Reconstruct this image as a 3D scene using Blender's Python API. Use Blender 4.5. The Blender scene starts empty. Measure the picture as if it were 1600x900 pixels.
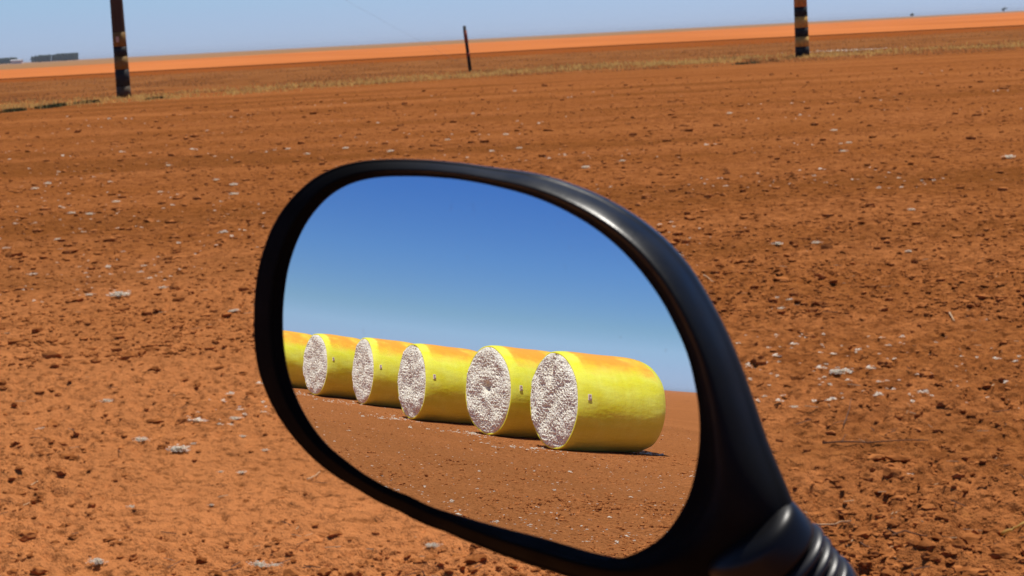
import bpy, bmesh, math, random
import numpy as np
from mathutils import Vector, Matrix
rad = math.radians
random.seed(7); RNG = np.random.default_rng(11)
sc = bpy.context.scene
COL = sc.collection

# ---------------------------------------------------------------- camera
CAM_H = 1.5
F_PX = 2800.0                                   # focal length in pixels of a 1600 px wide frame
M_CW = np.array([[0.9986572016989758, 0.05180534233813441, 0.0],
                 [-0.0071822129645107416, 0.13845229811105034, -0.9903430602395824],
                 [-0.05130506126790724, 0.9890132292608617, 0.13863846160174578]])   # camera axes -> world
cam_data = bpy.data.cameras.new('camera'); cam = bpy.data.objects.new('camera', cam_data); COL.objects.link(cam)
mw = Matrix([list(M_CW[i]) + [0] for i in range(3)] + [[0, 0, 0, 1]]); mw.translation = (0, 0, CAM_H)
cam.matrix_world = mw
cam_data.sensor_width = 36; cam_data.lens = F_PX / 1600 * 36
cam_data.clip_start = .02; cam_data.clip_end = 30000
cam_data.dof.use_dof = True; cam_data.dof.focus_distance = 1.25; cam_data.dof.aperture_fstop = 40
sc.camera = cam

# ---------------------------------------------------------------- light
SUN = Vector((.24, .30, .85)).normalized()
EL = math.asin(SUN.z); AZ = math.atan2(SUN.x, SUN.y)          # azimuth clockwise from +Y
world = bpy.data.worlds.new('World'); sc.world = world; world.use_nodes = True
nt = world.node_tree; bg = nt.nodes['Background']
sky = nt.nodes.new('ShaderNodeTexSky'); sky.sky_type = 'NISHITA'; sky.sun_disc = False
sky.sun_elevation = EL; sky.sun_rotation = AZ
sky.altitude = 3000; sky.air_density = .5; sky.dust_density = .3; sky.ozone_density = 3.0
# the deep dry-season blue of this sky: the Nishita sky graded by height above the horizon
tc = nt.nodes.new('ShaderNodeTexCoord'); sxyz = nt.nodes.new('ShaderNodeSeparateXYZ'); nt.links.new(tc.outputs['Generated'], sxyz.inputs[0])
rp = nt.nodes.new('ShaderNodeValToRGB'); nt.links.new(sxyz.outputs[2], rp.inputs[0]); e_ = rp.color_ramp.elements
GR = [(0.0, (0.789, 0.709, 0.806)), (0.0175, (0.963, 0.869, 0.883)), (0.0349, (1.121, 1.066, 0.97)), (0.0523, (1.004, 1.064, 0.927)), (0.1045, (0.838, 1.127, 1.269)), (0.1736, (0.636, 1.083, 1.591)), (0.342, (1.157, 1.467, 1.697)), (1.0, (1.95, 1.903, 1.789))]
for i_, (p_0, c_0) in enumerate(GR):
    el_ = e_[0] if i_ == 0 else (e_[len(e_) - 1] if i_ == len(GR) - 1 else e_.new(p_0))
    el_.color = (*[v / 3.5 for v in c_0], 1)
vm = nt.nodes.new('ShaderNodeVectorMath'); vm.operation = 'MULTIPLY'; nt.links.new(sky.outputs[0], vm.inputs[0]); nt.links.new(rp.outputs[0], vm.inputs[1])
nt.links.new(vm.outputs[0], bg.inputs[0]); bg.inputs[1].default_value = .10 * 3.5 / 1.12      # the grading ramp above is stored divided by 3.5
sl = bpy.data.lights.new('sun', 'SUN'); sl.energy = 4.3; sl.angle = rad(.53); sl.color = (1, .95, .87)
so = bpy.data.objects.new('sun', sl); COL.objects.link(so); so.rotation_euler = SUN.to_track_quat('Z', 'Y').to_euler()
so.location = (0, 0, 50)
sc.view_settings.view_transform = 'Standard'; sc.view_settings.look = 'None'
sc.view_settings.exposure = 0.2; sc.view_settings.gamma = 1; sc.view_settings.use_curve_mapping = False

# ---------------------------------------------------------------- helpers
def _hash(ix, iy, seed):
    h = (ix.astype(np.int64) * 374761393 + iy.astype(np.int64) * 668265263 + seed * 974634777) & 0xffffffff
    h = ((h ^ (h >> 13)) * 1274126177) & 0xffffffff
    h = (h ^ (h >> 16)) & 0xffffffff
    return h
def perlin(x, y, seed=0):
    ix = np.floor(x); iy = np.floor(y); fx = x - ix; fy = y - iy
    u = fx * fx * fx * (fx * (fx * 6 - 15) + 10); v = fy * fy * fy * (fy * (fy * 6 - 15) + 10)
    def g(dx, dy):
        a = _hash(ix + dx, iy + dy, seed) * (2 * math.pi / 4294967296.0)
        return np.cos(a) * (fx - dx) + np.sin(a) * (fy - dy)
    n0 = g(0, 0) * (1 - u) + g(1, 0) * u; n1 = g(0, 1) * (1 - u) + g(1, 1) * u
    return (n0 * (1 - v) + n1 * v) * 1.5
def sstep(a, b, x):
    t = np.clip((x - a) / (b - a), 0, 1); return t * t * (3 - 2 * t)

def rough_mask(x, y):                     # where the soil is broken up into clods (more on the right)
    m = .5 + .6 * perlin(x / 2.3, y / 2.8, 31) + .3 * perlin(x / .8, y / 1.1, 32)
    return np.clip(m + .32 * sstep(.2, 1.6, x * 6 / np.maximum(y, 3)) , .05, 1.2)

def ground_h(x, y):
    r = np.hypot(x, y)
    lat = 1.0 / (1 + (r / 60.0) ** 2)
    m = rough_mask(x, y)
    h = .035 * perlin(x / 2.1, y / 2.4, 1) * lat + .018 * perlin(x / .7, y / .8, 2) * lat
    near = 1 - sstep(14, 30, r); n2 = 1 - sstep(7, 16, r)
    b = perlin(x / .16, y / .16, 3)
    h = h + near * m * .022 * (np.abs(b) * 1.4 - .4)
    h = h + near * m * .014 * perlin(x / .075, y / .075, 4)
    c = perlin(x / .05, y / .05, 5)
    h = h - n2 * m * .022 * sstep(.2, .5, c)
    h = h + n2 * (.3 + m * .9) * .0080 * perlin(x / .026, y / .026, 6)
    h = h + near * .006 * perlin(x / .037, y / .037, 7) + n2 * m * .007 * np.maximum(0, np.abs(perlin(x / .045, y / .045, 8)) - .15)
    return h

def mesh_np(name, V, F, mat=None, smooth=False, parent=None, mats=None, midx=None):
    """V (n,3) array, F (m,k) array of equal-sided faces -> linked object"""
    V = np.asarray(V, np.float32); F = np.asarray(F, np.int32); k = F.shape[1]
    me = bpy.data.meshes.new(name)
    me.vertices.add(len(V)); me.vertices.foreach_set('co', V.ravel())
    me.loops.add(F.size); me.loops.foreach_set('vertex_index', F.ravel())
    me.polygons.add(len(F)); me.polygons.foreach_set('loop_start', np.arange(0, F.size, k, dtype=np.int32))
    me.polygons.foreach_set('loop_total', np.full(len(F), k, np.int32))
    me.update(calc_edges=True)
    me.polygons.foreach_set('use_smooth', np.full(len(F), smooth))
    if mats:
        for m_ in mats: me.materials.append(m_)
        me.polygons.foreach_set('material_index', np.asarray(midx, np.int32))
    elif mat: me.materials.append(mat)
    o = bpy.data.objects.new(name, me); COL.objects.link(o)
    if parent: o.parent = parent
    return o
def grid_faces(nr, nc, wrap=True):
    i = np.arange(nr - 1)[:, None]; j = np.arange(nc if wrap else nc - 1)[None, :]; j2 = (j + 1) % nc
    return np.stack([i * nc + j, i * nc + j2, (i + 1) * nc + j2, (i + 1) * nc + j], -1).reshape(-1, 4)
def tag(o, label=None, cat=None, group=None, kind=None):
    if label: o['label'] = label
    if cat: o['category'] = cat
    if group: o['group'] = group
    if kind: o['kind'] = kind
    return o
def empty(name, loc=(0, 0, 0), rz=0):
    o = bpy.data.objects.new(name, None); COL.objects.link(o); o.location = loc; o.rotation_euler = (0, 0, rz)
    o.empty_display_size = .1; return o
def pix_dir(x, y):
    d = np.stack([np.asarray(x, float) - 800, 450 - np.asarray(y, float), np.full(np.shape(x), -F_PX)], -1)
    d /= np.linalg.norm(d, axis=-1, keepdims=True); return d @ M_CW.T
def ground_at(px, py):
    d = pix_dir(px, py); t = -CAM_H / d[2]; return d[0] * t, d[1] * t

# ---------------------------------------------------------------- materials
def mat(name, col=(.5, .5, .5), rough=.8, spec=.3, metal=0):
    m = bpy.data.materials.new(name); m.use_nodes = True
    b = m.node_tree.nodes['Principled BSDF']
    b.inputs['Base Color'].default_value = (*col, 1); b.inputs['Roughness'].default_value = rough
    b.inputs['Specular IOR Level'].default_value = spec; b.inputs['Metallic'].default_value = metal
    return m
class NB:
    """small node helper"""
    def __init__(s, m): s.t = m.node_tree; s.b = s.t.nodes['Principled BSDF']
    def n(s, typ, **kw):
        x = s.t.nodes.new(typ)
        for k, v in kw.items(): setattr(x, k, v)
        return x
    def l(s, a, b): s.t.links.new(a, b)
    def coord(s, scale=(1, 1, 1), which='Object'):
        c = s.n('ShaderNodeTexCoord'); mp = s.n('ShaderNodeMapping'); s.l(c.outputs[which], mp.inputs[0])
        mp.inputs['Scale'].default_value = scale; return mp.outputs[0]
    def noise(s, vec, scale, detail=4, rough=.55):
        x = s.n('ShaderNodeTexNoise'); s.l(vec, x.inputs['Vector']); x.inputs['Scale'].default_value = scale
        x.inputs['Detail'].default_value = detail; x.inputs['Roughness'].default_value = rough; return x.outputs[0]
    def ramp(s, f, stops):
        r = s.n('ShaderNodeValToRGB'); s.l(f, r.inputs[0]); e = r.color_ramp.elements
        e[0].position, e[0].color = stops[0][0], (*stops[0][1], 1)
        e[1].position, e[1].color = stops[-1][0], (*stops[-1][1], 1)
        for p, c in stops[1:-1]:
            q = e.new(p); q.color = (*c, 1)
        return r.outputs[0]
    def mix(s, f, a, b, mode='MIX'):
        x = s.n('ShaderNodeMix', data_type='RGBA', blend_type=mode)
        for i, v in ((0, f), (6, a), (7, b)):
            if isinstance(v, (int, float)): x.inputs[i].default_value = v
            elif isinstance(v, tuple): x.inputs[i].default_value = (*v, 1)
            else: s.l(v, x.inputs[i])
        return x.outputs[2]
    def math(s, op, a, b=None, c=None, clamp=False):
        x = s.n('ShaderNodeMath', operation=op, use_clamp=clamp)
        for i, v in enumerate((a, b, c)):
            if v is None: continue
            if isinstance(v, (int, float)): x.inputs[i].default_value = v
            else: s.l(v, x.inputs[i])
        return x.outputs[0]
    def bump(s, h, strength=.5, dist=.01):
        x = s.n('ShaderNodeBump'); s.l(h, x.inputs['Height']); x.inputs['Strength'].default_value = strength
        x.inputs['Distance'].default_value = dist; s.l(x.outputs[0], s.b.inputs['Normal'])
def bw(v): return (v, v, v)

# soil
SOIL = mat('red_soil', rough=1, spec=0); q = NB(SOIL)
c1 = q.coord()
n_big = q.noise(c1, .55, 4); n_mid = q.noise(c1, 6, 5, .6); n_fine = q.noise(c1, 55, 4, .65)
base = q.mix(q.ramp(n_mid, [(.38, bw(0)), (.62, bw(1))]), (.225, .070, .019), (.49, .173, .053))
base = q.mix(q.ramp(n_big, [(.38, bw(0)), (.62, bw(.55))]), base, (.29, .092, .020))
base = q.mix(q.ramp(n_fine, [(.34, bw(.38)), (.5, bw(0))]), base, (.15, .046, .016))
base = q.mix(q.ramp(n_fine, [(.58, bw(0)), (.72, bw(.4))]), base, (.56, .24, .075))
n_sp = q.noise(c1, 20, 5, .7)
base = q.mix(q.ramp(n_sp, [(.40, bw(.85)), (.49, bw(0))]), base, (.12, .036, .010))
base = q.mix(q.ramp(n_sp, [(.56, bw(0)), (.68, bw(.45))]), base, (.50, .19, .048))
# worked bands that run parallel to the track
band = q.noise(q.coord((.035, .34, 1)), 1.0, 4, .6)
base = q.mix(q.ramp(band, [(.38, bw(.5)), (.5, bw(0))]), base, (.165, .055, .012))
base = q.mix(q.ramp(band, [(.52, bw(0)), (.66, bw(.5))]), base, (.42, .150, .045))
sep = q.n('ShaderNodeSeparateXYZ'); q.l(c1, sep.inputs[0]); Y = sep.outputs[1]
def ramp01(v, a, b):
    x = q.n('ShaderNodeMapRange', interpolation_type='SMOOTHSTEP'); q.l(v, x.inputs[0])
    x.inputs[1].default_value = a; x.inputs[2].default_value = b; return x.outputs[0]
dusty = q.math('MULTIPLY', q.math('SUBTRACT', 1, ramp01(q.math('MULTIPLY_ADD', n_big, 7, Y), 6.5, 22)), .70)   # drier pale soil on the near side
dusty = q.math('MULTIPLY', dusty, q.math('MULTIPLY_ADD', ramp01(sep.outputs[0], -9, -3), .45, .55))
dusty = q.math('MULTIPLY', dusty, q.ramp(n_sp, [(.36, bw(.35)), (.48, bw(1))]))
dusty = q.math('MULTIPLY', dusty, q.math('SUBTRACT', 1, q.math('MULTIPLY', ramp01(q.math('MULTIPLY_ADD', n_big, .8, sep.outputs[0]), .5, 1.7), .85)))
base = q.mix(dusty, base, (.66, .250, .086))
wob = q.math('MULTIPLY_ADD', q.noise(q.coord((.04, .04, .04)), 1, 3), 24, Y)
fieldcol = q.mix(q.ramp(q.noise(q.coord((.25, .10, 1)), 1, 5, .7), [(.35, bw(0)), (.65, bw(1))]), (.20, .070, .021), (.30, .118, .038))
base = q.mix(ramp01(wob, 74, 98), base, fieldcol)
base = q.mix(ramp01(wob, 146, 160), base, (.27, .075, .016))
farcol = q.mix(q.ramp(q.noise(q.coord((.01, .004, 1)), 1, 3), [(.4, bw(0)), (.6, bw(1))]), (.27, .16, .075), (.34, .17, .075))
base = q.mix(ramp01(Y, 330, 420), base, farcol)
q.l(base, q.b.inputs['Base Color'])
hh = q.math('ADD', q.math('MULTIPLY', n_fine, .8), q.math('MULTIPLY', q.noise(c1, 160, 3, .6), .35))
hh = q.math('ADD', hh, q.math('MULTIPLY', n_sp, 2.0)); hh = q.math('ADD', hh, q.math('MULTIPLY', n_mid, 4.5))
q.bump(hh, .9, .016)

CLOD = mat('clod_soil', rough=1, spec=0); q = NB(CLOD)
c = q.coord()
q.l(q.mix(q.ramp(q.noise(c, 14, 4), [(.35, bw(0)), (.65, bw(1))]), (.20, .064, .018), (.46, .166, .050)), q.b.inputs['Base Color'])
q.bump(q.noise(c, 120, 3), .5, .006)

FIELD = mat('pale_orange_soil', rough=1, spec=0); q = NB(FIELD)
q.l(q.mix(q.ramp(q.noise(q.coord((.03, .012, 1)), 1, 5, .6), [(.35, bw(0)), (.65, bw(1))]), (.45, .138, .038), (.57, .185, .055)), q.b.inputs['Base Color'])

COTTON = mat('cotton', rough=1, spec=.05); q = NB(COTTON)
c = q.coord()
cc = q.mix(q.ramp(q.noise(c, 30, 3), [(.38, bw(0)), (.6, bw(1))]), (.88, .80, .66), (.95, .90, .78))
q.l(cc, q.b.inputs['Base Color']); q.bump(q.noise(c, 90, 3), .6, .01)
tr = q.n('ShaderNodeBsdfTranslucent'); q.l(cc, tr.inputs[0]); ms = q.n('ShaderNodeMixShader'); ms.inputs[0].default_value = .55
q.l(q.b.outputs[0], ms.inputs[1]); q.l(tr.outputs[0], ms.inputs[2]); q.l(ms.outputs[0], q.t.nodes['Material Output'].inputs[0])

STRAW = mat('dry_straw', (.46, .31, .13), .8, .2); q = NB(STRAW)
q.l(q.mix(q.ramp(q.noise(q.coord(), 7, 2), [(.4, bw(0)), (.6, bw(1))]), (.48, .28, .07), (.74, .49, .15)), q.b.inputs['Base Color'])
STUBBLE = mat('dry_stubble', (.42, .19, .06), .9, .1)
def translucent(m, f, col):
    q = NB(m); tr = q.n('ShaderNodeBsdfTranslucent'); tr.inputs[0].default_value = (*col, 1); ms = q.n('ShaderNodeMixShader'); ms.inputs[0].default_value = f
    q.l(q.b.outputs[0], ms.inputs[1]); q.l(tr.outputs[0], ms.inputs[2]); q.l(ms.outputs[0], q.t.nodes['Material Output'].inputs[0])
translucent(STUBBLE, .5, (.46, .21, .07)); translucent(STRAW, .5, (.74, .48, .15))
GREENG = mat('low_green_grass', (.085, .085, .025), .8, .2)
TWIG = mat('dead_twig', (.16, .075, .04), .85, .2)
PALETWIG = mat('bleached_stem', (.55, .36, .2), .85, .2)
SHELL = mat('pale_husk', (.62, .47, .34), .85, .2)

# ---------------------------------------------------------------- ground sheet
def ground():
    th = np.concatenate([np.linspace(48, 66, 60, endpoint=False), np.linspace(66, 114, 880, endpoint=False), np.linspace(114, 185, 120, endpoint=False),
                         np.linspace(185, 228, 420, endpoint=False), np.linspace(228, 408, 150, endpoint=False)])
    th = np.radians(th)
    inv = np.linspace(1 / 4.2, 1 / 70.0, 470)
    r = np.concatenate([np.geomspace(.25, 4.1, 46), 1 / inv, np.geomspace(75, 14000, 70)])
    X = r[:, None] * np.cos(th)[None]; Yy = r[:, None] * np.sin(th)[None]
    Z = ground_h(X, Yy)
    V = np.stack([X, Yy, Z], -1).reshape(-1, 3)
    Fq = grid_faces(len(r), len(th))[:, ::-1]
    o = mesh_np('ground', V, Fq, SOIL, smooth=True)
    # close the middle
    bm = bmesh.new(); bm.from_mesh(o.data); bm.verts.ensure_lookup_table()
    bm.faces.new([bm.verts[i] for i in range(len(th))]); bm.to_mesh(o.data); bm.free()
    return tag(o, 'red clod-strewn bare soil running to the horizon', kind='structure')
ground()

def sheet(name, pts, z, m, label):
    bm = bmesh.new(); vs = [bm.verts.new((x, y, z)) for x, y in pts]; f = bm.faces.new(vs); f.normal_update()
    if f.normal.z < 0: f.normal_flip()
    bmesh.ops.triangulate(bm, faces=[f])
    me = bpy.data.meshes.new(name); bm.to_mesh(me); bm.free(); me.materials.append(m)
    o = bpy.data.objects.new(name, me); COL.objects.link(o); tag(o, label, kind='structure'); return o
near = [(-900, 150), (-300, 158), (-48, 168), (-20, 176), (14, 190), (50, 178), (300, 190), (900, 200)]
far = [(1500, 3300), (420, 1500), (46, 680), (-51, 600), (-109, 400), (-300, 330), (-900, 250)]
sheet('bare_field', near + far, .07, FIELD, 'bright orange bare field lying beyond the stubble')

# ---------------------------------------------------------------- clods
def ico(sub):
    bm = bmesh.new(); bmesh.ops.create_icosphere(bm, subdivisions=sub, radius=1)
    V = np.array([v.co[:] for v in bm.verts]); Fa = np.array([[v.index for v in f.verts] for f in bm.faces]); bm.free(); return V, Fa
IC2 = ico(2); IC1 = ico(1)
def blobs(name, P, S, m, base=IC2, flat=.65, jit=.22, smooth=False, aniso=.35, sink=.25):
    n = len(P); V0, F0 = base; k = len(V0)
    ang = RNG.uniform(0, 2 * np.pi, n); ca, sa = np.cos(ang), np.sin(ang)
    V = V0[None] * (1 + RNG.normal(0, jit, (n, k, 1))).clip(.45, 1.6)
    V = V * np.stack([1 + RNG.uniform(0, aniso * 2, n), np.ones(n), flat * RNG.uniform(.6, 1.3, n)], -1)[:, None]
    x = V[..., 0] * ca[:, None] - V[..., 1] * sa[:, None]; y = V[..., 0] * sa[:, None] + V[..., 1] * ca[:, None]
    V = np.stack([x, y, V[..., 2] + flat * (1 - 2 * sink) * .6], -1) * S[:, None, None] + P[:, None]
    Fa = (F0[None] + (np.arange(n) * k)[:, None, None]).reshape(-1, 3)
    return mesh_np(name, V.reshape(-1, 3), Fa, m, smooth)
def scatter(n, a0, a1, r0, r1, power=1.0, use_mask=True):
    """points spread evenly over the picture height (1/r), from r0 to r1"""
    out = []; tot = 0
    while tot < n:
        th = np.radians(RNG.uniform(a0, a1, n)); u = RNG.uniform(0, 1, n) ** power
        r = 1 / (1 / r0 + (1 / r1 - 1 / r0) * u)
        x, y = r * np.cos(th), r * np.sin(th)
        keep = RNG.uniform(0, 1.1, n) < (rough_mask(x, y) ** 2.6 if use_mask else 2)
        out.append(np.stack([x, y], -1)[keep]); tot += keep.sum()
    p = np.concatenate(out)[:n]
    return np.column_stack([p, ground_h(p[:, 0], p[:, 1])])
P = scatter(34000, 55, 125, 2.6, 11); S = np.clip(RNG.lognormal(math.log(.0050), .6, len(P)), .0022, .026)
tag(blobs('soil_clods', P, S, CLOD), 'small crumbled red soil clods in the foreground', kind='stuff')
P = scatter(1500, 52, 91, 2.8, 14); S = np.clip(RNG.lognormal(math.log(.011), .5, len(P)), .006, .04)
tag(blobs('soil_clods', P, S, CLOD, flat=.7, jit=.17, smooth=False, sink=.4), 'larger broken soil lumps on the rough right side', kind='stuff')
P = scatter(42000, 60, 120, 9, 55, 1, False); S = np.clip(RNG.lognormal(math.log(.007), .65, len(P)), .003, .045) * (.6 + P[:, 1] / 35)
tag(blobs('soil_clods', P, S, CLOD, base=IC1), 'scattered red soil clods farther out on the bare ground', kind='stuff')
P = scatter(16000, 176, 236, 6, 42); S = np.clip(RNG.lognormal(math.log(.012), .5, len(P)), .006, .035)
tag(blobs('soil_clods', P, S, CLOD, base=IC1), 'red soil clods on the ground in front of the cotton bales', kind='stuff')

# ---------------------------------------------------------------- cotton lint on the ground
def petals(n, seed, sx, sy, sz, size):
    # wisps of fibre: small open curved flakes in every direction
    r = np.random.default_rng(seed); c_ = r.normal(0, 1, (n, 3)) * (sx, sy, sz) + (0, 0, sz * 1.4)
    a = r.normal(0, 1, (n, 3)) * (1, 1, .45); a /= np.linalg.norm(a, axis=1, keepdims=True); b = np.cross(a, r.normal(0, .45, (n, 3)) + (0, .35, 1)); b /= np.linalg.norm(b, axis=1, keepdims=True)
    nn = np.cross(a, b); l = r.uniform(.6, 1.4, (n, 1)) * size; w = r.uniform(.35, .7, (n, 1)) * size
    V = np.stack([c_ - a * l, c_ + b * w + nn * w * .4, c_ + a * l, c_ - b * w + nn * w * .4], 1)
    V[..., 2] = np.maximum(V[..., 2], -.03)
    F = np.array([[0, 1, 2], [0, 2, 3]])[None] + (np.arange(n) * 4)[:, None, None]
    return V.reshape(-1, 3), F.reshape(-1, 3)
PET = petals(16, 5, .45, .35, .2, .42)
def lint(name, P, S, label):
    return tag(blobs(name, P, S, COTTON, base=PET, flat=.9, jit=.1, smooth=False, aniso=.5), label, kind='stuff')
def clump(n, k, cx, cy, sr):
    c_ = RNG.normal(0, 1, (n, 2)) * sr + (cx, cy); return c_
P = scatter(4700, 60, 120, 7, 50, .9, False); keep = perlin(P[:, 0] / 5, P[:, 1] / 3, 77) - .45 * sstep(-.1, .2, P[:, 0] / P[:, 1]) > -.12
P = P[keep]; S = np.clip(RNG.lognormal(math.log(.010), .5, len(P)), .004, .03) * (.6 + P[:, 1] / 45)
lint('cotton_lint', P, S, 'white cotton lint scattered over the red ground')
P = scatter(1500, 186, 226, 9, 45, 1, False); S = np.clip(RNG.lognormal(math.log(.010), .5, len(P)), .006, .04)
lint('cotton_lint', P, S, 'white cotton lint scattered before the bales')

def tuft_mesh(seed, lobes):
    r = np.random.default_rng(seed); Vs = []; Fs = []; V0, F0 = IC2
    for i in range(lobes // 2):
        c_ = np.array([r.normal(0, .40), r.normal(0, .24), abs(r.normal(.10, .08))])
        s = r.uniform(.10, .26) * np.array([r.uniform(.8, 1.7), 1., r.uniform(.5, .9)])
        V = V0 * (1 + r.normal(0, .24, (len(V0), 1))) * s + c_; Fs.append(F0 + len(V0) * i); Vs.append(V)
    pv, pf = petals(130, seed + 9, .46, .30, .17, .17); k0 = sum(len(v) for v in Vs); Vs.append(pv); Fs.append(pf + k0)
    V = np.concatenate(Vs); V[:, 2] = np.maximum(V[:, 2], -.05)
    o = mesh_np('cotton_tuft', V, np.concatenate(Fs), COTTON, False)
    me = o.data; bpy.data.objects.remove(o); return me
TM = [tuft_mesh(100 + i, 9 + 2 * (i % 4)) for i in range(7)]
def tuft(px, py, wpx, label, group=None, k=None, xy=None):
    x, y = ground_at(px, py) if xy is None else xy
    d = math.hypot(x, y); s = wpx * d / F_PX / 2.0
    o = bpy.data.objects.new('cotton_tuft', TM[k if k is not None else random.randrange(7)]); COL.objects.link(o)
    z = float(ground_h(np.array([x]), np.array([y]))[0])
    o.location = (x, y, z + .12 * s); o.scale = (s, s, s * .65); o.rotation_euler = (0, 0, random.uniform(-.5, .5))
    return tag(o, label, 'cotton tuft', group)
G = 'loose cotton tufts lying on the red soil'
tuft(280, 712, 38, 'largest white cotton tuft on smooth soil left of the mirror', G, 5)
tuft(222, 698, 24, 'rounded white cotton tuft just left of the largest one', G, 2)
tuft(62, 668, 17, 'small bright cotton tuft near the left picture edge', G, 1)
tuft(368, 664, 20, 'pale cotton tuft close beside the mirror rim lower left', G, 0)
tuft(166, 627, 22, 'flat pale cotton tuft above the pair of white tufts', G, 3)
tuft(432, 888, 26, 'ragged upright cotton wisp at the bottom edge below the mirror', G, 6)
tuft(404, 884, 34, 'spread cream cotton tuft at the bottom edge beside the ragged wisp', G, 3)
tuft(676, 850, 26, 'cream cotton tuft just under the lower mirror rim', G, 4)
tuft(152, 889, 30, 'dusty flat cotton tuft at the lower left bottom edge', G, 4)
tuft(1312, 583, 36, 'bright cotton tuft right of the thick mirror edge', G, 5)
tuft(1240, 635, 16, 'small cotton tuft close to the mirror neck', G, 1)
tuft(1276, 381, 14, 'lone grey white tuft on the clods above the mirror right side', G, 2)
tuft(190, 468, 36, 'long low cotton strand left of the mirror', G, 6)
tuft(1577, 248, 22, 'long pale cotton strand near the right picture edge', G, 6)
tuft(1140, 179, 10, 'small bright tuft below the right striped pole', G, 0)
for (px, py, w) in [(366, 488, 16), (255, 453, 14), (140, 460, 14), (52, 428, 13), (10, 388, 12), (90, 371, 11), (95, 388, 9), (140, 337, 13), (113, 337, 12), (182, 317, 13), (75, 290, 12), (55, 297, 12), (338, 281, 10), (263, 257, 9), (365, 290, 14), (367, 304, 15), (303, 700, 10), (415, 707, 12), (1304, 203, 11), (1327, 223, 10), (1318, 237, 11), (972, 255, 11), (915, 265, 14), (1420, 395, 12), (1216, 470, 14), (1234, 472, 10), (1220, 485, 13), (1215, 384, 18), (1424, 331, 12), (1542, 500, 12), (1422, 745, 14), (1470, 738, 14), (330, 790, 10), (205, 792, 16), (378, 743, 16), (345, 740, 10), (380, 690, 13), (790, 212, 10), (700, 220, 9), (812, 232, 10), (540, 232, 10), (610, 236, 12), (480, 240, 10), (250, 300, 9), (450, 235, 9)]:
    tuft(px, py, w, 'small tuft of white cotton caught on the red soil', G)

# ---------------------------------------------------------------- stems, husks, twigs
def tube(points, r0, r1, m, name, sides=6, parent=None):
    pts = [Vector(p) for p in points]; n = len(pts); Vv = []
    for i, p in enumerate(pts):
        t = (pts[min(i + 1, n - 1)] - pts[max(i - 1, 0)]).normalized()
        a = t.orthogonal().normalized(); b = t.cross(a); r = r0 + (r1 - r0) * i / (n - 1)
        for k in range(sides):
            w = 2 * math.pi * k / sides; Vv.append(p + a * math.cos(w) * r + b * math.sin(w) * r)
    bm = bmesh.new(); vs = [bm.verts.new(v) for v in Vv]
    for i in range(n - 1):
        for k in range(sides):
            bm.faces.new([vs[i * sides + k], vs[i * sides + (k + 1) % sides], vs[(i + 1) * sides + (k + 1) % sides], vs[(i + 1) * sides + k]])
    bm.faces.new(vs[:sides][::-1]); bm.faces.new(vs[-sides:])
    for f in bm.faces: f.smooth = True
    bmesh.ops.recalc_face_normals(bm, faces=bm.faces)
    me = bpy.data.meshes.new(name); bm.to_mesh(me); bm.free(); me.materials.append(m)
    o = bpy.data.objects.new(name, me); COL.objects.link(o)
    if parent: o.parent = parent
    return o
def stem(a, b, r, m, label, name='dry_stem', lift=.008, cat='dry stem'):
    x0, y0 = ground_at(*a); x1, y1 = ground_at(*b); pts = []
    off = random.uniform(-.02, .02)
    for i in range(8):
        t = i / 7; x = x0 + (x1 - x0) * t; y = y0 + (y1 - y0) * t + off * math.sin(t * 3.1) + random.uniform(-.004, .004)
        z = float(ground_h(np.array([x]), np.array([y]))[0]); pts.append((x, y, z + lift))
    z_s = sorted(p[2] for p in pts)[-3]
    pts = [(x, y, z * .3 + z_s * .7) for x, y, z in pts]
    return tag(tube(pts, r, r * .5, m, name), label, cat, 'dry cotton stems lying on the soil')
stem((1285, 690), (1450, 686), .0034, TWIG, 'long thin dark stem lying flat right of the mirror neck')
stem((1388, 838), (1482, 852), .0026, TWIG, 'dark stem near the bottom right, right of the ribbed boot')
stem((1340, 848), (1420, 884), .0026, TWIG, 'dark slanting stem nearest the ribbed rubber boot')
stem((1318, 668), (1330, 628), .0022, TWIG, 'short dark forked-looking stem pointing away from the viewer')
stem((1275, 828), (1330, 822), .0034, PALETWIG, 'pale bleached stem lying just right of the rubber boot')
stem((1566, 846), (1600, 828), .006, STRAW, 'thick yellow stem at the right picture edge near the bottom')
stem((1100, 437), (1116, 447), .004, PALETWIG, 'short pale stem beside the upper right mirror edge')
stem((480, 752), (500, 740), .003, PALETWIG, 'short pale stem just below the mirror rim on the left')
stem((1484, 492), (1492, 506), .005, PALETWIG, 'yellowish crooked stem among clods at the right')
P = scatter(260, 71, 109, 4.1, 12, 1, True)
def sticks(name, P, L, r, m, label, up=.12):
    n = len(P); a = RNG.uniform(0, 2 * np.pi, n); el = RNG.uniform(-.05, up, n)
    d = np.stack([np.cos(a), np.sin(a), el], -1); s = np.stack([-np.sin(a), np.cos(a), np.zeros(n)], -1)
    u = np.tile([0, 0, 1.], (n, 1)); A = P + [0, 0, .004]; B = A + d * L[:, None]
    V = np.stack([A + s * r[:, None], A - s * r[:, None], A + u * r[:, None] * 1.5, B + s * r[:, None], B - s * r[:, None], B + u * r[:, None] * 1.5], 1)
    Fq = np.array([[0, 3, 5, 2], [1, 2, 5, 4], [0, 1, 4, 3]])
    return tag(mesh_np(name, V.reshape(-1, 3), (Fq[None] + (np.arange(n) * 6)[:, None, None]).reshape(-1, 4), m), label, kind='stuff')
sticks('straw_litter', P, RNG.uniform(.015, .06, len(P)), RNG.uniform(.0008, .002, len(P)), PALETWIG, 'tiny bits of pale straw litter on the soil')
P = scatter(320, 71, 109, 4.1, 12, 1, True)
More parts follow.
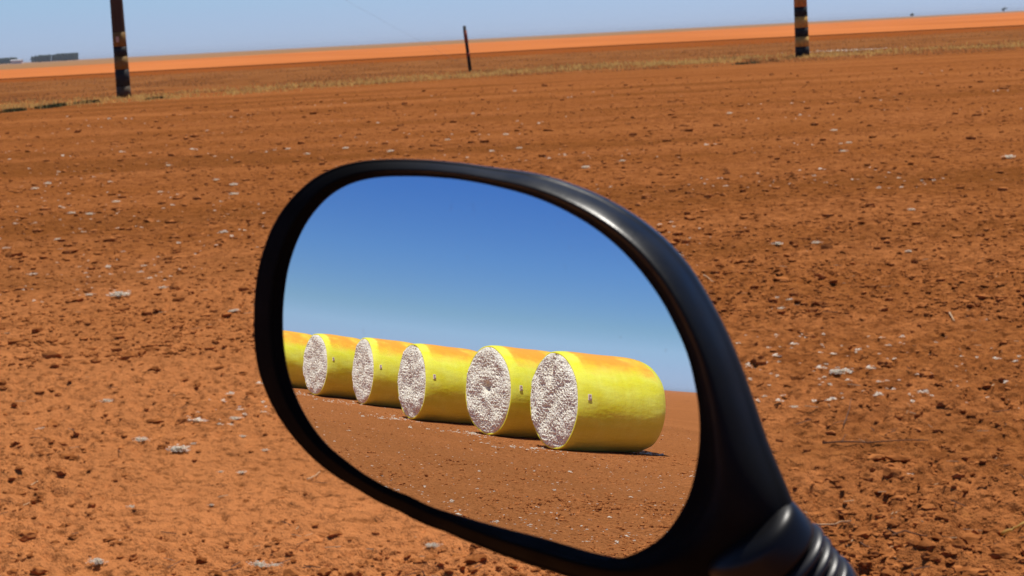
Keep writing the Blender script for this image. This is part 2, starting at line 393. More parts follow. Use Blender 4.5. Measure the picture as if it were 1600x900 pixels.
sticks('twig_litter', P, RNG.uniform(.02, .09, len(P)), RNG.uniform(.0008, .002, len(P)), TWIG, 'tiny broken dark twigs lying among the clods')

# ---------------------------------------------------------------- grass verge and stubble
def blades(name, P, H, w, m, label, lean=.35):
    n = len(P); a = RNG.uniform(0, 2 * np.pi, n); s = np.stack([np.cos(a), np.sin(a), np.zeros(n)], -1)
    top = P + np.stack([RNG.normal(0, lean, n) * H, RNG.normal(0, lean, n) * H, H], -1)
    mid = P * .5 + top * .5 + np.stack([RNG.normal(0, .06, n), RNG.normal(0, .06, n), .12 * np.ones(n)], -1) * H[:, None]
    V = np.stack([P + s * w[:, None], P - s * w[:, None], mid - s * w[:, None] * .7, top, mid + s * w[:, None] * .7], 1)
    Fa = np.array([[0, 1, 2], [0, 2, 4], [4, 2, 3]])
    return tag(mesh_np(name, V.reshape(-1, 3), (Fa[None] + (np.arange(n) * 5)[:, None, None]).reshape(-1, 3), m), label, kind='stuff')
def line_y(x):      # verge line through the pole feet
    return np.interp(x, [-60, -14.6, 2, 14, 60], [58, 62.6, 78, 78, 84])
n = 26000
x = RNG.uniform(-30, 26, n); w_ = RNG.normal(0, 2.6, n); y = line_y(x) - 1.0 + w_ * np.where(w_ > 0, 1.6, .8)
dens = perlin(x / 3.2, y / 1.8, 51) + .5 * perlin(x / .9, y / .8, 52) - .25 * sstep(8, 20, x) + .12
k_ = dens > .04; x, y = x[k_], y[k_]; P = np.column_stack([x, y, ground_h(x, y)])
blades('dry_grass', P, RNG.uniform(.04, .17, len(P)), RNG.uniform(.008, .018, len(P)), STRAW, 'dry straw-coloured grass growing along the line of poles')
n = 30000
y = 1 / RNG.uniform(1 / 150, 1 / 68, n); x = RNG.uniform(-.30, .30, n) * y
k_ = perlin(x / 5, y / 7, 61) + .3 * perlin(x / 1.2, y / 2, 62) > -.05; x, y = x[k_], y[k_]; P = np.column_stack([x, y, ground_h(x, y)])
blades('crop_stubble', P, RNG.uniform(.03, .11, len(P)), RNG.uniform(.012, .024, len(P)), STUBBLE, 'brown crop stubble standing beyond the poles', .2)
def strip_grass(a, b, n, hgt, wid, label):
    x0, y0 = ground_at(*a); x1, y1 = ground_at(*b); t = RNG.uniform(0, 1, n)
    x = x0 + (x1 - x0) * t + RNG.normal(0, .1, n); y = y0 + (y1 - y0) * t + RNG.normal(0, wid, n)
    k_ = perlin(t * 6, t * 0 + .3, 91 + n) > -.12; x, y = x[k_], y[k_]
    P = np.column_stack([x, y, ground_h(x, y)])
    blades('green_grass', P, RNG.uniform(.3, 1, len(P)) * hgt, RNG.uniform(.012, .025, len(P)), GREENG, label, .5)
strip_grass((-10, 178), (150, 160), 2600, .13, .25, 'low dark green creeping grass left of the left pole')
strip_grass((1138, 102), (1210, 96), 900, .10, .5, 'low green grass clump left of the right striped pole')
strip_grass((232, 156), (262, 153), 400, .1, .2, 'small green grass patch right of the left pole')

# whitish spill near right pole
x0, y0 = ground_at(1318, 79); n = 260
x = RNG.normal(x0, 1.0, n); y = RNG.normal(y0, 1.4, n); P = np.column_stack([x, y, ground_h(x, y)])
lint('cotton_spill', P, RNG.uniform(.015, .045, n), 'thin pale spill of cotton beside the right pole')

# ---------------------------------------------------------------- poles
WOOD = mat('dark_creosoted_wood', rough=.85, spec=.2); q = NB(WOOD)
c = q.coord((8, 8, .7)); q.l(q.mix(q.noise(c, 1.5, 5), (.035, .02, .012), (.10, .055, .03)), q.b.inputs['Base Color']); q.bump(q.noise(c, 4, 4), .5, .01)
def paint(name, ca, cb):
    m = mat(name, rough=.7, spec=.3); q = NB(m); c = q.coord((4, 4, 2))
    q.l(q.mix(q.ramp(q.noise(c, 2.5, 5, .65), [(.38, bw(0)), (.62, bw(1))]), ca, cb), q.b.inputs['Base Color']); return m
BLACKP = paint('black_band_paint', (.006, .006, .006), (.016, .012, .010))
YELP = paint('faded_yellow_band_paint', (.24, .13, .02), (.16, .08, .015))
YELB = paint('weathered_yellow_band_paint', (.62, .36, .07), (.42, .23, .05))
ORB = paint('rusty_orange_band_paint', (.55, .25, .06), (.38, .16, .04))
WHITEP = mat('pale_number_plate', (.5, .35, .25), .6)
DARKP = paint('dull_brown_band_paint', (.09, .055, .022), (.06, .038, .018))
def pole(px, py, name_label, bands, topm, rb, lean, H=9.0, zs=None):
    x, y = ground_at(px, py)
    r = empty('utility_pole', (x, y, 0)); tag(r, name_label, 'utility pole', 'striped utility poles by the field track')
    r.rotation_euler = (0, lean, 0)
    def ringseg(nm, z0, z1, m, grow):
        nz = max(2, int((z1 - z0) / .25) + 1); ns = 28; zz = np.linspace(z0, z1, nz); V = []
        for z in zz:
            rr = rb * (1 - .035 * z / 1) + grow if z < 6 else rb * (1 - .035 * 6) + grow
            for k in range(ns):
                w = 2 * math.pi * k / ns; V.append((math.cos(w) * rr, math.sin(w) * rr, z))
        o = mesh_np(nm, V, grid_faces(nz, ns), m, True, r)
        bm = bmesh.new(); bm.from_mesh(o.data); bm.verts.ensure_lookup_table()
        bm.faces.new([bm.verts[i] for i in range(ns)][::-1]); bm.faces.new([bm.verts[(nz - 1) * ns + i] for i in range(ns)])
        bm.to_mesh(o.data); bm.free(); return o
    ringseg('shaft', -.4, H, topm, 0)
    for (z0, z1, m) in bands: ringseg('painted_band', z0, z1, m, .004)
    return r, (x, y)
mpp = None
x, y = ground_at(194, 153); s_ = y / F_PX * 1.0
def zb(v): return v * s_
pL, xyL = pole(194, 153, 'dark wooden utility pole with dull painted bands, left of the two', [(0, zb(18), DARKP), (zb(18.0) + .003, zb(44), BLACKP), (zb(44) + .003, zb(64), YELP), (zb(64) + .003, zb(79), BLACKP), (zb(79) + .003, zb(101), YELP)], WOOD, .262, 0.0)
# small number plate on the left pole
bm = bmesh.new(); bmesh.ops.create_cube(bm, size=1); bmesh.ops.scale(bm, vec=(.10, .012, .2), verts=bm.verts)
bmesh.ops.bevel(bm, geom=bm.edges[:], offset=.003, segments=1, affect='EDGES')
me = bpy.data.meshes.new('number_plate'); bm.to_mesh(me); bm.free(); me.materials.append(WHITEP)
o = bpy.data.objects.new('number_plate', me); COL.objects.link(o); o.parent = pL; o.location = (-.02, -.262, zb(90))
x, y = ground_at(1254, 89); s_ = y / F_PX
pR, xyR = pole(1254, 89, 'black and yellow striped utility pole, right of the two', [(0, zb(16), BLACKP), (zb(16) + .003, zb(31), YELB), (zb(31) + .003, zb(45), BLACKP), (zb(45) + .003, zb(62), YELB), (zb(62) + .003, zb(77), BLACKP), (zb(77) + .003, zb(110), ORB)], WOOD, .30, rad(-.7))

# stake at the foot of the guy wire, and the wire
xs, ys = ground_at(735, 112); ss = ys / F_PX
st = empty('marker_stake', (xs, ys, 0)); tag(st, 'thin leaning red and black marker stake between the two poles', 'stake'); st.rotation_euler = (0, rad(-4.6), 0)
REDP = paint('faded_red_paint', (.30, .07, .035), (.18, .045, .025))
tube([(0, 0, -.2), (0, 0, 71 * ss)], .085, .075, BLACKP, 'stake_pole', 12, st)
for a, b in ((45, 64), (24, 30)):
    tube([(0, 0, a * ss), (0, 0, b * ss)], .089, .087, REDP, 'painted_band', 12, st)
a = Vector((xyL[0] - .2, xyL[1], 8.7)); b = Vector((xs + .25, ys + .3, 0))
pts = [a.lerp(b, i / 14) - Vector((0, 0, .12 * math.sin(math.pi * i / 14))) for i in range(15)]
STEEL = mat('galvanised_wire', (.35, .36, .38), .5, .5, .6)
tag(tube(pts, .003, .003, STEEL, 'guy_wire', 5), 'thin guy wire slanting from the left pole down to the stake', 'wire')

# ---------------------------------------------------------------- far plantation, farm shed, lone trees
LEAF = mat('dark_tree_foliage', rough=.8, spec=.2); q = NB(LEAF)
q.l(q.mix(q.noise(q.coord(), .6, 3), (.035, .06, .035), (.06, .085, .045)), q.b.inputs['Base Color'])
BARK = mat('grey_bark', (.16, .12, .09), .9)
def wood(x0, x1, y, h0, h1, label, depth=30):
    n = int((x1 - x0) / 2.2 * 6); X = RNG.uniform(x0, x1, n); Yv = y + RNG.uniform(0, depth, n)
    H = h0 + (h1 - h0) * (X - x0) / (x1 - x0) + RNG.normal(0, .2, n)
    P = []; S = []
    for i in range(n):
        for z in np.arange(1.3, H[i] - .6, 1.0): P.append((X[i] + RNG.normal(0, .5), Yv[i], z)); S.append(RNG.uniform(.8, 1.25))
    o = blobs('tree_plantation', np.array(P), np.array(S), LEAF, base=IC1, flat=.9, jit=.2, aniso=.1)
    return tag(o, label, kind='stuff')
YF = 2400.; k = YF / F_PX
def fx(px):
    d = pix_dir(px, 99 - .0519 * px); return d[0] / d[1] * YF
wood(fx(-60), fx(20), YF, 7.6, 8.0, 'far dark plantation at the left picture edge')
wood(fx(23), fx(46), YF + 80, 8.2, 8.6, 'far thin plantation block above the pale farm shed')
wood(fx(53), fx(115), YF, 9.0, 10.5, 'far dark square-edged plantation block right of the gap')
def shed():
    r = empty('farm_shed', (fx(39), YF - 40, 0)); tag(r, 'tiny pale farm shed far away under the plantation', 'shed')
    bm = bmesh.new(); bmesh.ops.create_cube(bm, size=1); bmesh.ops.scale(bm, vec=(14, 8, 4), verts=bm.verts); bmesh.ops.translate(bm, vec=(0, 0, 2), verts=bm.verts)
    me = bpy.data.meshes.new('wall'); bm.to_mesh(me); bm.free(); me.materials.append(mat('pale_wall', (.62, .5, .45), .8)); o = bpy.data.objects.new('wall', me); COL.objects.link(o); o.parent = r
    V = [(-7.6, -4.6, 4.01), (7.6, -4.6, 4.01), (7.6, 4.6, 4.01), (-7.6, 4.6, 4.01), (-7.6, 0, 5.6), (7.6, 0, 5.6)]
    me = bpy.data.meshes.new('roof'); me.from_pydata(V, [], [(0, 1, 5, 4), (2, 3, 4, 5), (0, 4, 3), (1, 2, 5), (0, 3, 2, 1)]); me.materials.append(mat('grey_roof', (.4, .38, .38), .6))
    o = bpy.data.objects.new('roof', me); COL.objects.link(o); o.parent = r
shed()
def lone(px, w, h, label, D=1900.):
    r = empty('lone_tree', (fx(px) / YF * D, D, 0)); tag(r, label, 'tree')
    tube([(0, 0, -.3), (.1, 0, h * .5), (.2, 0, h * .8)], .25, .1, BARK, 'trunk', 8, r)
    n = 26; P = np.column_stack([RNG.normal(0, w * .24, n), RNG.normal(0, w * .24, n), h * .72 + RNG.normal(0, h * .13, n)])
    o = blobs('crown', P, RNG.uniform(w * .1, w * .2, n), LEAF, base=IC1, flat=.8); o.parent = r
lone(1424, 3.2, 4.2, 'smaller distant tree on the horizon right of the striped pole')
lone(1569, 4.5, 5.0, 'larger distant tree on the horizon near the right edge')

# ---------------------------------------------------------------- cotton bales (behind the viewer, seen in the mirror)
WRAP = mat('yellow_bale_wrap', rough=.42, spec=.35); q = NB(WRAP)
co = q.coord(); sp = q.n('ShaderNodeSeparateXYZ'); q.l(co, sp.inputs[0])
wn = q.noise(q.coord((1.2, .5, 1.2)), 2.2, 4, .6)
yel = q.mix(q.ramp(wn, [(.35, bw(0)), (.65, bw(1))]), (.86, .80, .03), (.91, .89, .11))
oi = q.n('ShaderNodeObjectInfo')
def rng_(v, a, b):
    x = q.n('ShaderNodeMapRange', interpolation_type='SMOOTHSTEP'); q.l(v, x.inputs[0]); x.inputs[1].default_value = a; x.inputs[2].default_value = b; return x.outputs[0]
zz = q.math('ADD', sp.outputs[2], q.math('MULTIPLY', wn, .5))
yy = q.math('ADD', sp.outputs[1], q.math('MULTIPLY', wn, .25))
topm_ = q.math('MULTIPLY', rng_(zz, 1.84, 2.12), q.math('MULTIPLY', rng_(yy, -2.22, -2.14), q.math('SUBTRACT', 1.0, rng_(yy, -.22, -.10))))
fb = q.noise(q.coord((.02, 1, .02)), 5, 2, .5)
yel = q.mix(q.ramp(fb, [(.42, bw(.15)), (.5, bw(0))]), yel, (.78, .62, .02))
topm_ = q.math('MULTIPLY', topm_, q.ramp(q.noise(q.coord((1, .6, 1)), 1.7, 4, .6), [(.3, bw(.35)), (.55, bw(1))]))
yel = q.mix(q.math('MULTIPLY', topm_, .9), yel, (.96, .36, .035))       # the overlapped orange patch of the wrap
low_shade = q.math('MULTIPLY', q.math('SUBTRACT', 1, rng_(zz, .70, 1.15)), .5)   # shade on the lower half, painted into the wrap colour
yel = q.mix(low_shade, yel, (.42, .38, .06))
q.l(yel, q.b.inputs['Base Color'])
wr = q.noise(q.coord((.5, 5, .5)), 2.2, 4, .6)
q.bump(q.math('ADD', q.math('ADD', q.noise(q.coord((1, .35, 1)), 3.5, 3), q.math('MULTIPLY', q.noise(co, 14, 3), .25)), q.math('ADD', q.math('MULTIPLY', wr, .12), q.math('MULTIPLY', fb, .3))), .32, .06)
RIM = mat('bright_wrap_edge', (.84, .78, .05), .45, .3)
FACE = mat('baled_cotton', rough=1, spec=.03); q = NB(FACE)
c = q.coord()
fa = q.mix(q.ramp(q.noise(c, 24, 3, .7), [(.34, bw(0)), (.55, bw(1))]), (.62, .54, .40), (.96, .91, .77))
fa = q.mix(q.ramp(q.noise(c, 46, 2, .6), [(.58, bw(0)), (.66, bw(.75))]), fa, (.12, .08, .05))
q.l(fa, q.b.inputs['Base Color']); q.bump(q.noise(c, 45, 3), .8, .03)
TAG = mat('white_bale_sticker', (.86, .76, .62), .5); INK = mat('sticker_ink', (.62, .40, .30), .6)

def bale(i, x, y, yaw, R, L, label, pit=0, crease=0, brown=0):
    """local frame: axis along -Y (back end), front face at y=0, ground z=0"""
    r = empty('cotton_bale', (x, y, 0), yaw + math.pi / 2); tag(r, label, 'cotton bale', 'round cotton bales in a row on the red soil')
    rs = np.random.default_rng(40 + i); seed = 200 + i * 9
    ns, nl = 144, 46
    th = np.linspace(0, 2 * np.pi, ns, endpoint=False)
    def prof(th, s):                                   # radius with sag and bulge; s 0 front .. 1 back
        e = 1 - .035 * np.exp(-s / .06) - .085 * np.exp(-(1 - s) / .08) - .004 * np.cos(2 * th)
        return R * (e + .022 * perlin(np.cos(th) * 1.6 + 5, s * 2 + np.sin(th) * 1.6, seed) + .012 * np.sin(math.pi * s))
    def pt(th, s, k=1.0, dy=0.):
        rr = prof(th, s) * k; X = rr * np.cos(th); Z = rr * np.sin(th) + R * .985
        Z = np.where(Z < 0.02, .02 + (Z - .02) * .15, Z)
        X = X * (1 + .015 * sstep(R, 0, Z)); return np.stack([X, np.zeros_like(X) - s * L - dy, Z], -1)
    S = np.linspace(0, 1, nl); S = .5 - .5 * np.cos(S * np.pi)
    rings = [pt(th, 0., .93, .05), pt(th, 0, .955, .004), pt(th, 0, .98, -.008)] 
    rings += [pt(th, s * np.ones(ns)) for s in S]
    rings += [pt(th, 1., .98, .006), pt(th, 1., .955, -.006), pt(th, 1., .93, -.05)]
    rings = [np.broadcast_to(a, (ns, 3)) for a in rings]
    V = np.concatenate(rings); Fq = grid_faces(len(rings), ns)
    mi = np.zeros(len(Fq), int); mi[:3 * ns] = 1; mi[-3 * ns:] = 1
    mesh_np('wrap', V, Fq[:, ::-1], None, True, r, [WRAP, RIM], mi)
    # cotton ends
    for end in (0, 1):
        nr, na = 96, 300
        ta = np.linspace(0, 2 * np.pi, na, endpoint=False); rr = np.linspace(.004, 1, nr)
        T, Q = np.meshgrid(ta, rr)
        kk = .975 * Q; base = prof(T, np.full_like(T, float(end))) * kk
        X = base * np.cos(T); Z = base * np.sin(T) + R * .985; Z = np.where(Z < .02, .02 + (Z - .02) * .15, Z)
        l1 = perlin(X / .09, Z / .09, seed + end); l2 = perlin(X / .045, Z / .045, seed + 2 + end); l3 = perlin(X / .35, Z / .35, seed + 3)
        hgt = .05 * (1 - Q ** 6) + .038 * (.5 - np.abs(l1)) + .030 * (.5 - np.abs(l2)) + .05 * l3
        if pit: hgt -= pit * .22 * np.exp(-((X - .03) ** 2 + (Z - R * 1.06) ** 2) / .012)
        if crease: hgt += .12 * np.exp(-((X - .12 - (Z - 1.6 * R) * .45) ** 2) / .006) * sstep(1.45 * R, 1.75 * R, Z) * (1 - Q ** 4) - .10 * np.exp(-((X + .05 - (Z - 1.6 * R) * .3) ** 2 + (Z - 1.66 * R) ** 2 * .3) / .012)
        if brown: hgt -= .04 * np.exp(-(X ** 2 + (Z - R) ** 2) / .09)
        hgt = hgt * (1 - Q ** 26) + .02 * (1 - Q ** 20)
        Yv = hgt - .0 if end == 0 else -L - hgt
        V = np.stack([X, Yv, Z], -1).reshape(-1, 3); Fq = grid_faces(nr, na)
        if end == 0: Fq = Fq[:, ::-1]
        mesh_np('cotton_end', V, Fq, FACE, False, r)
    # sticker near the front edge, on the sunny side (+X local is toward the track)
    for sgn, w_, h_, m, lift, nm, dz in ((1, .09, .12, TAG, .012, 'sticker', 0),):
        t0 = math.asin(.18 + .04 * rs.normal()); s0 = .19 / L * 1.0
        bm = bmesh.new(); nn = 6; vs = []
        for a in range(nn + 1):
            tt = t0 + (a / nn - .5) * h_ / R
            for b_ in (0, 1):
                ss_ = s0 + (b_ - .5) * w_ / L + .03
                p = pt(np.array([tt * 1.0]), np.array([ss_]), 1 + lift / R)[0]; p = np.array([STK * p[0], p[1], p[2]]); vs.append(bm.verts.new(p))
        for a in range(nn): bm.faces.new([vs[2 * a], vs[2 * a + 1], vs[2 * a + 3], vs[2 * a + 2]])
        gm = bmesh.ops.extrude_face_region(bm, geom=bm.faces[:]); bmesh.ops.translate(bm, vec=(STK * .006, 0, 0), verts=[e for e in gm['geom'] if isinstance(e, bmesh.types.BMVert)])
        bmesh.ops.recalc_face_normals(bm, faces=bm.faces)
        me = bpy.data.meshes.new(nm); bm.to_mesh(me); bm.free(); me.materials.append(m); o = bpy.data.objects.new(nm, me); COL.objects.link(o); o.parent = r
        o2 = None
        for (u, v, a_, b2) in ((.0, .035, .05, .02), (.01, -.03, .07, .02), (-.02, .0, .02, .05)):
            p = pt(np.array([t0 + v / R]), np.array([s0 + .03 + u / L]), 1 + (lift + .011) / R)[0]
            bmk = bmesh.new() if o2 is None else o2; o2 = bmk
            g_ = bmesh.ops.create_cube(bmk, size=1)['verts']; bmesh.ops.scale(bmk, vec=(.006, a_, b2), verts=g_); bmesh.ops.translate(bmk, vec=(STK * (p[0] + .002), p[1], p[2]), verts=g_)
        mk = bpy.data.meshes.new('printed_mark'); o2.to_mesh(mk); o2.free(); mk.materials.append(INK); ok = bpy.data.objects.new('printed_mark', mk); COL.objects.link(ok); ok.parent = o
    return r
STK = 1
BAL = [(-19.217, -10.189, -1.665, 1.017, 2.496), (-22.552, -10.079, -1.781, 1.048, 2.45), (-27.14, -9.614, -1.687, 1.024, 2.45),
       (-33.97, -10.122, -1.68, 1.097, 2.45), (-37.825, -9.134, -1.858, 1.106, 2.45), (-43.6, -8.2, -1.73, 1.12, 2.45)]
LB = ['nearest yellow cotton bale with a creased tuft hanging at the top of its end', 'second nearest yellow cotton bale with a small hole in its cotton end',
      'third yellow cotton bale, its end brownish in the middle', 'fourth yellow cotton bale with a narrow plain cotton end',
      'fifth yellow cotton bale, last whose cotton end shows in the mirror', 'farthest yellow cotton bale, cut off by the left mirror rim']
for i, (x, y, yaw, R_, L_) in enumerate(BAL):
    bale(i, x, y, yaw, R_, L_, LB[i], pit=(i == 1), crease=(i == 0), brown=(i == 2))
    # cotton shed below the front face
    n = 60; xx = RNG.normal(x, R_ * .6, n); yv = y + .1 + np.abs(RNG.normal(0, .8, n))
    lint('fallen_cotton', np.column_stack([xx, yv, ground_h(xx, yv)]), np.clip(RNG.lognormal(math.log(.022), .5, n), .01, .07), ['cotton fallen below the end of the nearest bale', 'cotton fallen below the second bale', 'cotton fallen below the third bale', 'cotton fallen below the fourth bale', 'cotton fallen below the fifth bale', 'cotton fallen below the farthest bale'][i])
n = 40; xx = RNG.normal(-19.6, .3, n); yv = RNG.normal(-12.8, .3, n)
lint('fallen_cotton', np.column_stack([xx, yv, ground_h(xx, yv)]), RNG.uniform(.02, .05, n), 'cotton bits behind the far end of the nearest bale')

# ---------------------------------------------------------------- the mirror
PX0 = (765., 575.); D0 = .52; RC = 1.4
N0 = np.array([-0.53052682, -0.84023461, 0.11201381])
C0 = np.array([0, 0, CAM_H]); P0 = C0 + pix_dir(*PX0) * D0; CEN = P0 - RC * N0
GL = [(442.6,460),(447.7,421.7),(456.7,393.6),(469.5,362.9),(484.8,337.3),(507.8,310.5),(533.4,293.4),(564,282.4),(599.8,277.3),(635.6,276.8),(686.7,279),(737.8,285),(780,294),(818.3,304),(856.7,318.2),(895,337.3),(933.4,361.6),(959,382),(984.5,407.6),(1010,438.3),(1025.4,460),(1052,508),(1074,560),(1083.3,600),(1090,643),(1090.7,683),(1085,726.7),(1071.7,776.7),(1050,816.7),(1026.7,843),(988.7,865),(962.5,873),(936,873.7),(896.9,865),(857.5,853),(818,840),(778.7,828.3),(739.4,815),(700,799.4),(640,773),(590,751.7),(540,718),(506.7,691.7),(480,657),(462,622),(453,595),(443,544),(440,500)]
OU = [(398.4,460),(401.7,429.4),(410.7,393.6),(423.5,357.8),(441.3,327),(461.8,302.8),(487.3,279.8),(512.9,265.8),(543.6,255),(574,250.4),(610,248.7),(648.4,249.2),(699.5,253),(750.6,259.4),(780,263.5),(818,268.3),(856.7,276),(895,288.8),(928.2,301.6),(959,317),(989.6,334.8),(1017.7,355),(1040.7,374.4),(1061,396),(1081.6,421.7),(1104.6,460),(1120,487),(1133,513),(1151,555),(1168,600),(1181.7,640),(1196.7,686.7),(1213,726.7),(1234,775),(1250,820),(1245,870),(1205,915),(1140,935),(1070,935),(1000,928),(940,914),(883.7,900),(857.5,891),(805,874),(752.5,854.5),(700,832),(623,798),(556.7,763),(506.7,731.7),(470,697),(443,663),(421,625),(404,580),(398,540),(397,500)]
NA = 256
ANG = np.linspace(-np.pi, np.pi, NA, endpoint=False)
def radial(pts):
    p = np.array(pts) - PX0; a = np.arctan2(-p[:, 1], p[:, 0]); r = np.hypot(p[:, 0], p[:, 1]); o = np.argsort(a); a, r = a[o], r[o]
    a = np.concatenate([a - 2 * np.pi, a, a + 2 * np.pi]); r = np.concatenate([r, r, r]); v = np.interp(ANG, a, r)
    for _ in range(3): v = (np.roll(v, 1) + v * 2 + np.roll(v, -1)) / 4
    return v
RI, RO = radial(GL), radial(OU)
UD = np.stack([np.cos(ANG), -np.sin(ANG)], -1)
def unproj(px, w):
    """pixel -> point on the plane lying w in front of the mirror plane"""
    d = pix_dir(px[..., 0], px[..., 1]); t = ((P0 + np.asarray(w)[..., None] * N0 - C0) @ N0) / (d @ N0)
    return C0 + d * t[..., None]
def sphere_at(px):
    d = pix_dir(px[..., 0], px[..., 1]); oc = C0 - CEN; b = d @ oc; c = oc @ oc - RC * RC; t = -b - np.sqrt(b * b - c); return C0 + d * t[..., None]
mir = empty('rear_view_mirror', tuple(P0)); tag(mir, 'black motorcycle rear-view mirror close to the viewer, reflecting yellow cotton bales', 'mirror')
def rel(V): return V - P0
# glass: a real convex mirror, radius 1.4 m
ks = np.concatenate([[.002], np.linspace(.05, 1.012, 40)])
V = rel(np.concatenate([sphere_at(np.array(PX0) + UD * (RI * k)[:, None]) for k in ks]))
GLASS = mat('mirror_glass', (.84, .87, .90), .0, .5, 1.0)
q = NB(GLASS); dz = q.noise(q.coord(), 260, 3, .6); dl = q.noise(q.coord(), 22, 3)
df = q.n('ShaderNodeBsdfDiffuse'); df.inputs[0].default_value = (.50, .42, .34, 1); ms = q.n('ShaderNodeMixShader')
q.l(q.math('MULTIPLY_ADD', q.math('MULTIPLY', q.ramp(dz, [(.66, bw(0)), (.74, bw(1))]), q.ramp(dl, [(.42, bw(0)), (.62, bw(1))])), .14, .012), ms.inputs[0])
q.l(q.b.outputs[0], ms.inputs[1]); q.l(df.outputs[0], ms.inputs[2]); q.l(ms.outputs[0], q.t.nodes['Material Output'].inputs[0])
g = mesh_np('mirror_glass', V, grid_faces(len(ks), NA)[:, ::-1], GLASS, True, mir)
bm = bmesh.new(); bm.from_mesh(g.data); bm.verts.ensure_lookup_table(); bm.faces.new([bm.verts[i] for i in range(NA)]); bm.to_mesh(g.data); bm.free()
g.data.polygons.foreach_set('use_smooth', np.full(len(g.data.polygons), True))
nrm = V + P0 - CEN; nrm /= np.linalg.norm(nrm, axis=1, keepdims=True)
_, = [g.data.update()]
pn = np.array(g.data.polygons[100].normal)
if pn @ N0 < 0: g.data.flip_normals()
g.data.normals_split_custom_set_from_vertices([tuple(v) for v in nrm])
# housing
PLA = mat('black_plastic', (.008, .008, .008), .38, .3); q = NB(PLA)
c = q.coord(); q.l(q.math('ADD', q.ramp(q.noise(c, 60, 4), [(.35, bw(.28)), (.7, bw(.42))]), q.math('MULTIPLY', q.n('ShaderNodeAttribute', attribute_name='matte').outputs[2], .35)), q.b.inputs['Roughness']); q.bump(q.noise(c, 900, 2), .08, .0004)
q.l(q.mix(q.ramp(q.noise(c, 35, 5, .7), [(.5, bw(0)), (.8, bw(.5))]), (.003, .003, .003), (.009, .0085, .008)), q.b.inputs['Base Color'])
at_ = q.n('ShaderNodeAttribute', attribute_name='matte'); q.l(q.math('MULTIPLY_ADD', at_.outputs[2], -.25, .28), q.b.inputs['Specular IOR Level'])
qq = (1 + np.cos(ANG - .15)) / 2                                      # 1 on the right, where the side wall faces the viewer
lowr = np.exp(-((np.angle(np.exp(1j * (ANG + .62)))) / .33) ** 2)     # neck at lower right
ql = sstep(.12, .55, qq); dp = .004 + .013 * qq ** 3
KEY_T = [-.03 + 0 * qq, 0 * qq, .12 + 0 * qq, .28 - .08 * qq, .42 - .08 * qq, .62 + 0 * qq, .84 + 0 * qq, 1 + 0 * qq, np.where(qq > .5, 1, 1 - (.5 - qq) * .8)]
KEY_W = [-.0055 + 0 * qq, -.001 + 0 * qq, .0002 + .0015 * ql, .0007 + .0035 * ql, .0012 + .0042 * ql, .0010 + .0040 * ql - .30 * dp, .0006 + .0036 * ql - .66 * dp, .0 + .0034 * ql - dp, -.010 - .018 * qq]
# glass sphere falls behind the plane at the rim: follow it
sph = ((sphere_at(np.array(PX0) + UD * RI[:, None]) - P0) @ N0)
rings = []
KT = np.array(KEY_T); KW = np.array(KEY_W)
nk = len(KT); fine = []
def cr(A, u):
    i = min(int(u), nk - 2); f = u - i; p0, p1, p2, p3 = A[max(i - 1, 0)], A[i], A[i + 1], A[min(i + 2, nk - 1)]
    return .5 * (2 * p1 + (p2 - p0) * f + (2 * p0 - 5 * p1 + 4 * p2 - p3) * f * f + (3 * p1 - p0 - 3 * p2 + p3) * f ** 3)
for u in np.linspace(0, nk - 1, 49):
    t = cr(KT, u); w = cr(KW, u)
    px = np.array(PX0) + UD * (RI + (RO - RI) * t)[:, None]
    rings.append(unproj(px, w + sph * max(0, 1 - u / 6)))
edge_px = np.array(PX0) + UD * (RI + (RO - RI) * KT[-1])[:, None]; wl = KW[-1]
# back shell closes behind, drifting along the mirror axis
for s, dw in ((.02, .004), (.07, .009), (.16, .015), (.3, .021), (.5, .026), (.72, .029), (.9, .030), (.995, .0305)):
    px = edge_px * (1 - s) + (np.array(PX0) + np.array([60, 10])) * s
    rings.append(unproj(px, wl * (1 - s) + (-.02) * s - dw))
V = rel(np.concatenate(rings)); Fh = grid_faces(len(rings), NA)
h = mesh_np('housing', V, Fh[:, ::-1], PLA, True, mir)
av = h.data.attributes.new('matte', 'FLOAT', 'POINT'); rk = np.arange(len(V)) // NA
av.data.foreach_set('value', np.maximum(np.maximum(1 - sstep(16, 24, rk), 1 - sstep(.25, .55, qq)[np.arange(len(V)) % NA]), (.55 * (1 - sstep(-.1, .75, ANG)) + .4 * (1 - sstep(-.8, -.2, ANG)))[np.arange(len(V)) % NA]).astype(np.float32))
bm = bmesh.new(); bm.from_mesh(h.data); bm.verts.ensure_lookup_table(); o0 = (len(rings) - 1) * NA
bm.faces.new([bm.verts[o0 + i] for i in range(NA)]); bmesh.ops.recalc_face_normals(bm, faces=bm.faces)
bm.to_mesh(h.data); bm.free()
# stem collar, rubber boot and stem
def lathe(name, prof, A, AX, m, parent, ns=64):
    AX = Vector(AX).normalized(); a = AX.orthogonal().normalized(); b = AX.cross(a); A = Vector(A); V = []
    for (s, r) in prof:
        for k in range(ns):
            w = 2 * math.pi * k / ns; V.append(A + AX * s + a * math.cos(w) * r + b * math.sin(w) * r)
    o = mesh_np(name, [tuple(v) for v in V], grid_faces(len(prof), ns), m, True, parent)
    bm = bmesh.new(); bm.from_mesh(o.data); bm.verts.ensure_lookup_table()
    bm.faces.new([bm.verts[i] for i in range(ns)][::-1]); bm.faces.new([bm.verts[(len(prof) - 1) * ns + i] for i in range(ns)])
    bmesh.ops.recalc_face_normals(bm, faces=bm.faces); bm.to_mesh(o.data); bm.free(); return o
Dst = float(np.linalg.norm(unproj(np.array([1160., 830.]), np.array(.003)) - C0)); MM = Dst / F_PX                                  # metres per pixel at the stem
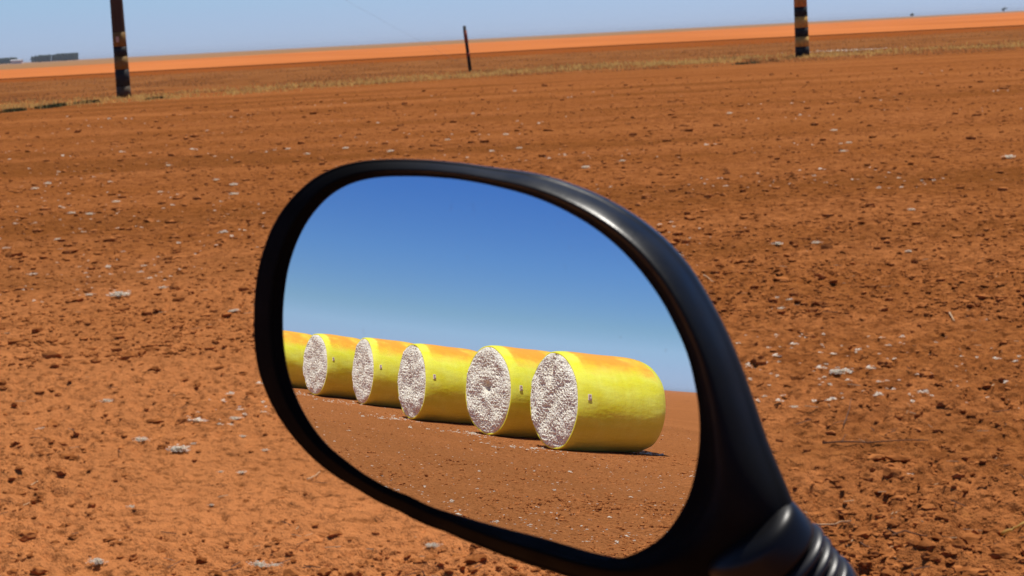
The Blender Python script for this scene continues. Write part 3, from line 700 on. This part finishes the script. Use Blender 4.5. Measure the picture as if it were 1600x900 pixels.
def at(px, py, D=Dst):
    d = pix_dir(px, py); d = d / (d @ (-M_CW[:, 2])); return C0 + d * D
ca_ = np.array([.64, .77]); cn = np.array([.77, -.64])     # along the stem and across it, in the picture
c0 = np.array([1234, 776.]) - cn * 88 
A0 = at(*(c0)); A1 = at(*(c0 + ca_ * 100)); AX = (A1 - A0) + M_CW[:, 2] * -.004; AX /= np.linalg.norm(AX)
RUB = mat('black_rubber', (.012, .012, .015), .36, .35)
COLL = mat('smooth_collar_plastic', (.005, .005, .006), .36, .22)
p_ = lambda s, r: (s * MM, r * MM)
lathe('stem_collar', [p_(-14, 40), p_(-10, 66), p_(-4, 78), p_(0, 82.5), p_(5, 86), p_(12, 88), p_(30, 89), p_(48, 90), p_(54, 89), p_(57, 86), p_(58, 76)], rel(A0), AX, COLL, mir)
prof = [p_(55, 70)]
for z0, R0 in ((61, 95), (84, 94), (108, 92)):
    for t in np.linspace(0, 1, 13): prof.append(p_(z0 + t * 21.5, R0 - 14 + 14 * math.sin(math.pi * t) ** .7))
z1 = 131
prof += [p_(z1, 80), p_(z1 + 2, 89), p_(z1 + 7, 94), p_(z1 + 20, 95), p_(z1 + 60, 92), p_(z1 + 64, 60)]
lathe('rubber_boot', prof, rel(A0), AX, RUB, mir)
METAL = mat('black_steel_stem', (.02, .02, .022), .3, .5, .3)
E0 = Vector(rel(A0)) + Vector(AX) * (z1 + 50) * MM
pts = [E0 + Vector(AX) * (.004 * i) * (1) + Vector((0, 0, -1)) * .0016 * i * i for i in range(0, 14)]
tube(pts, .0065, .0065, METAL, 'stem', 16, mir)

# ---------------------------------------------------------------- air
def haze(density):
    bm = bmesh.new(); bmesh.ops.create_cube(bm, size=1)
    bmesh.ops.scale(bm, vec=(30000, 30000, 16), verts=bm.verts); bmesh.ops.translate(bm, vec=(0, 0, 6.5), verts=bm.verts)
    me = bpy.data.meshes.new('haze'); bm.to_mesh(me); bm.free()
    m = bpy.data.materials.new('haze'); m.use_nodes = True; t = m.node_tree; t.nodes.remove(t.nodes['Principled BSDF'])
    v = t.nodes.new('ShaderNodeVolumePrincipled'); v.inputs['Density'].default_value = density; v.inputs['Color'].default_value = (.78, .86, .97, 1)
    t.links.new(v.outputs[0], t.nodes['Material Output'].inputs['Volume']); me.materials.append(m)
    o = bpy.data.objects.new('haze', me); COL.objects.link(o); tag(o, 'thin blue dry-season haze over the plain', kind='stuff')
haze(0.8e-4)
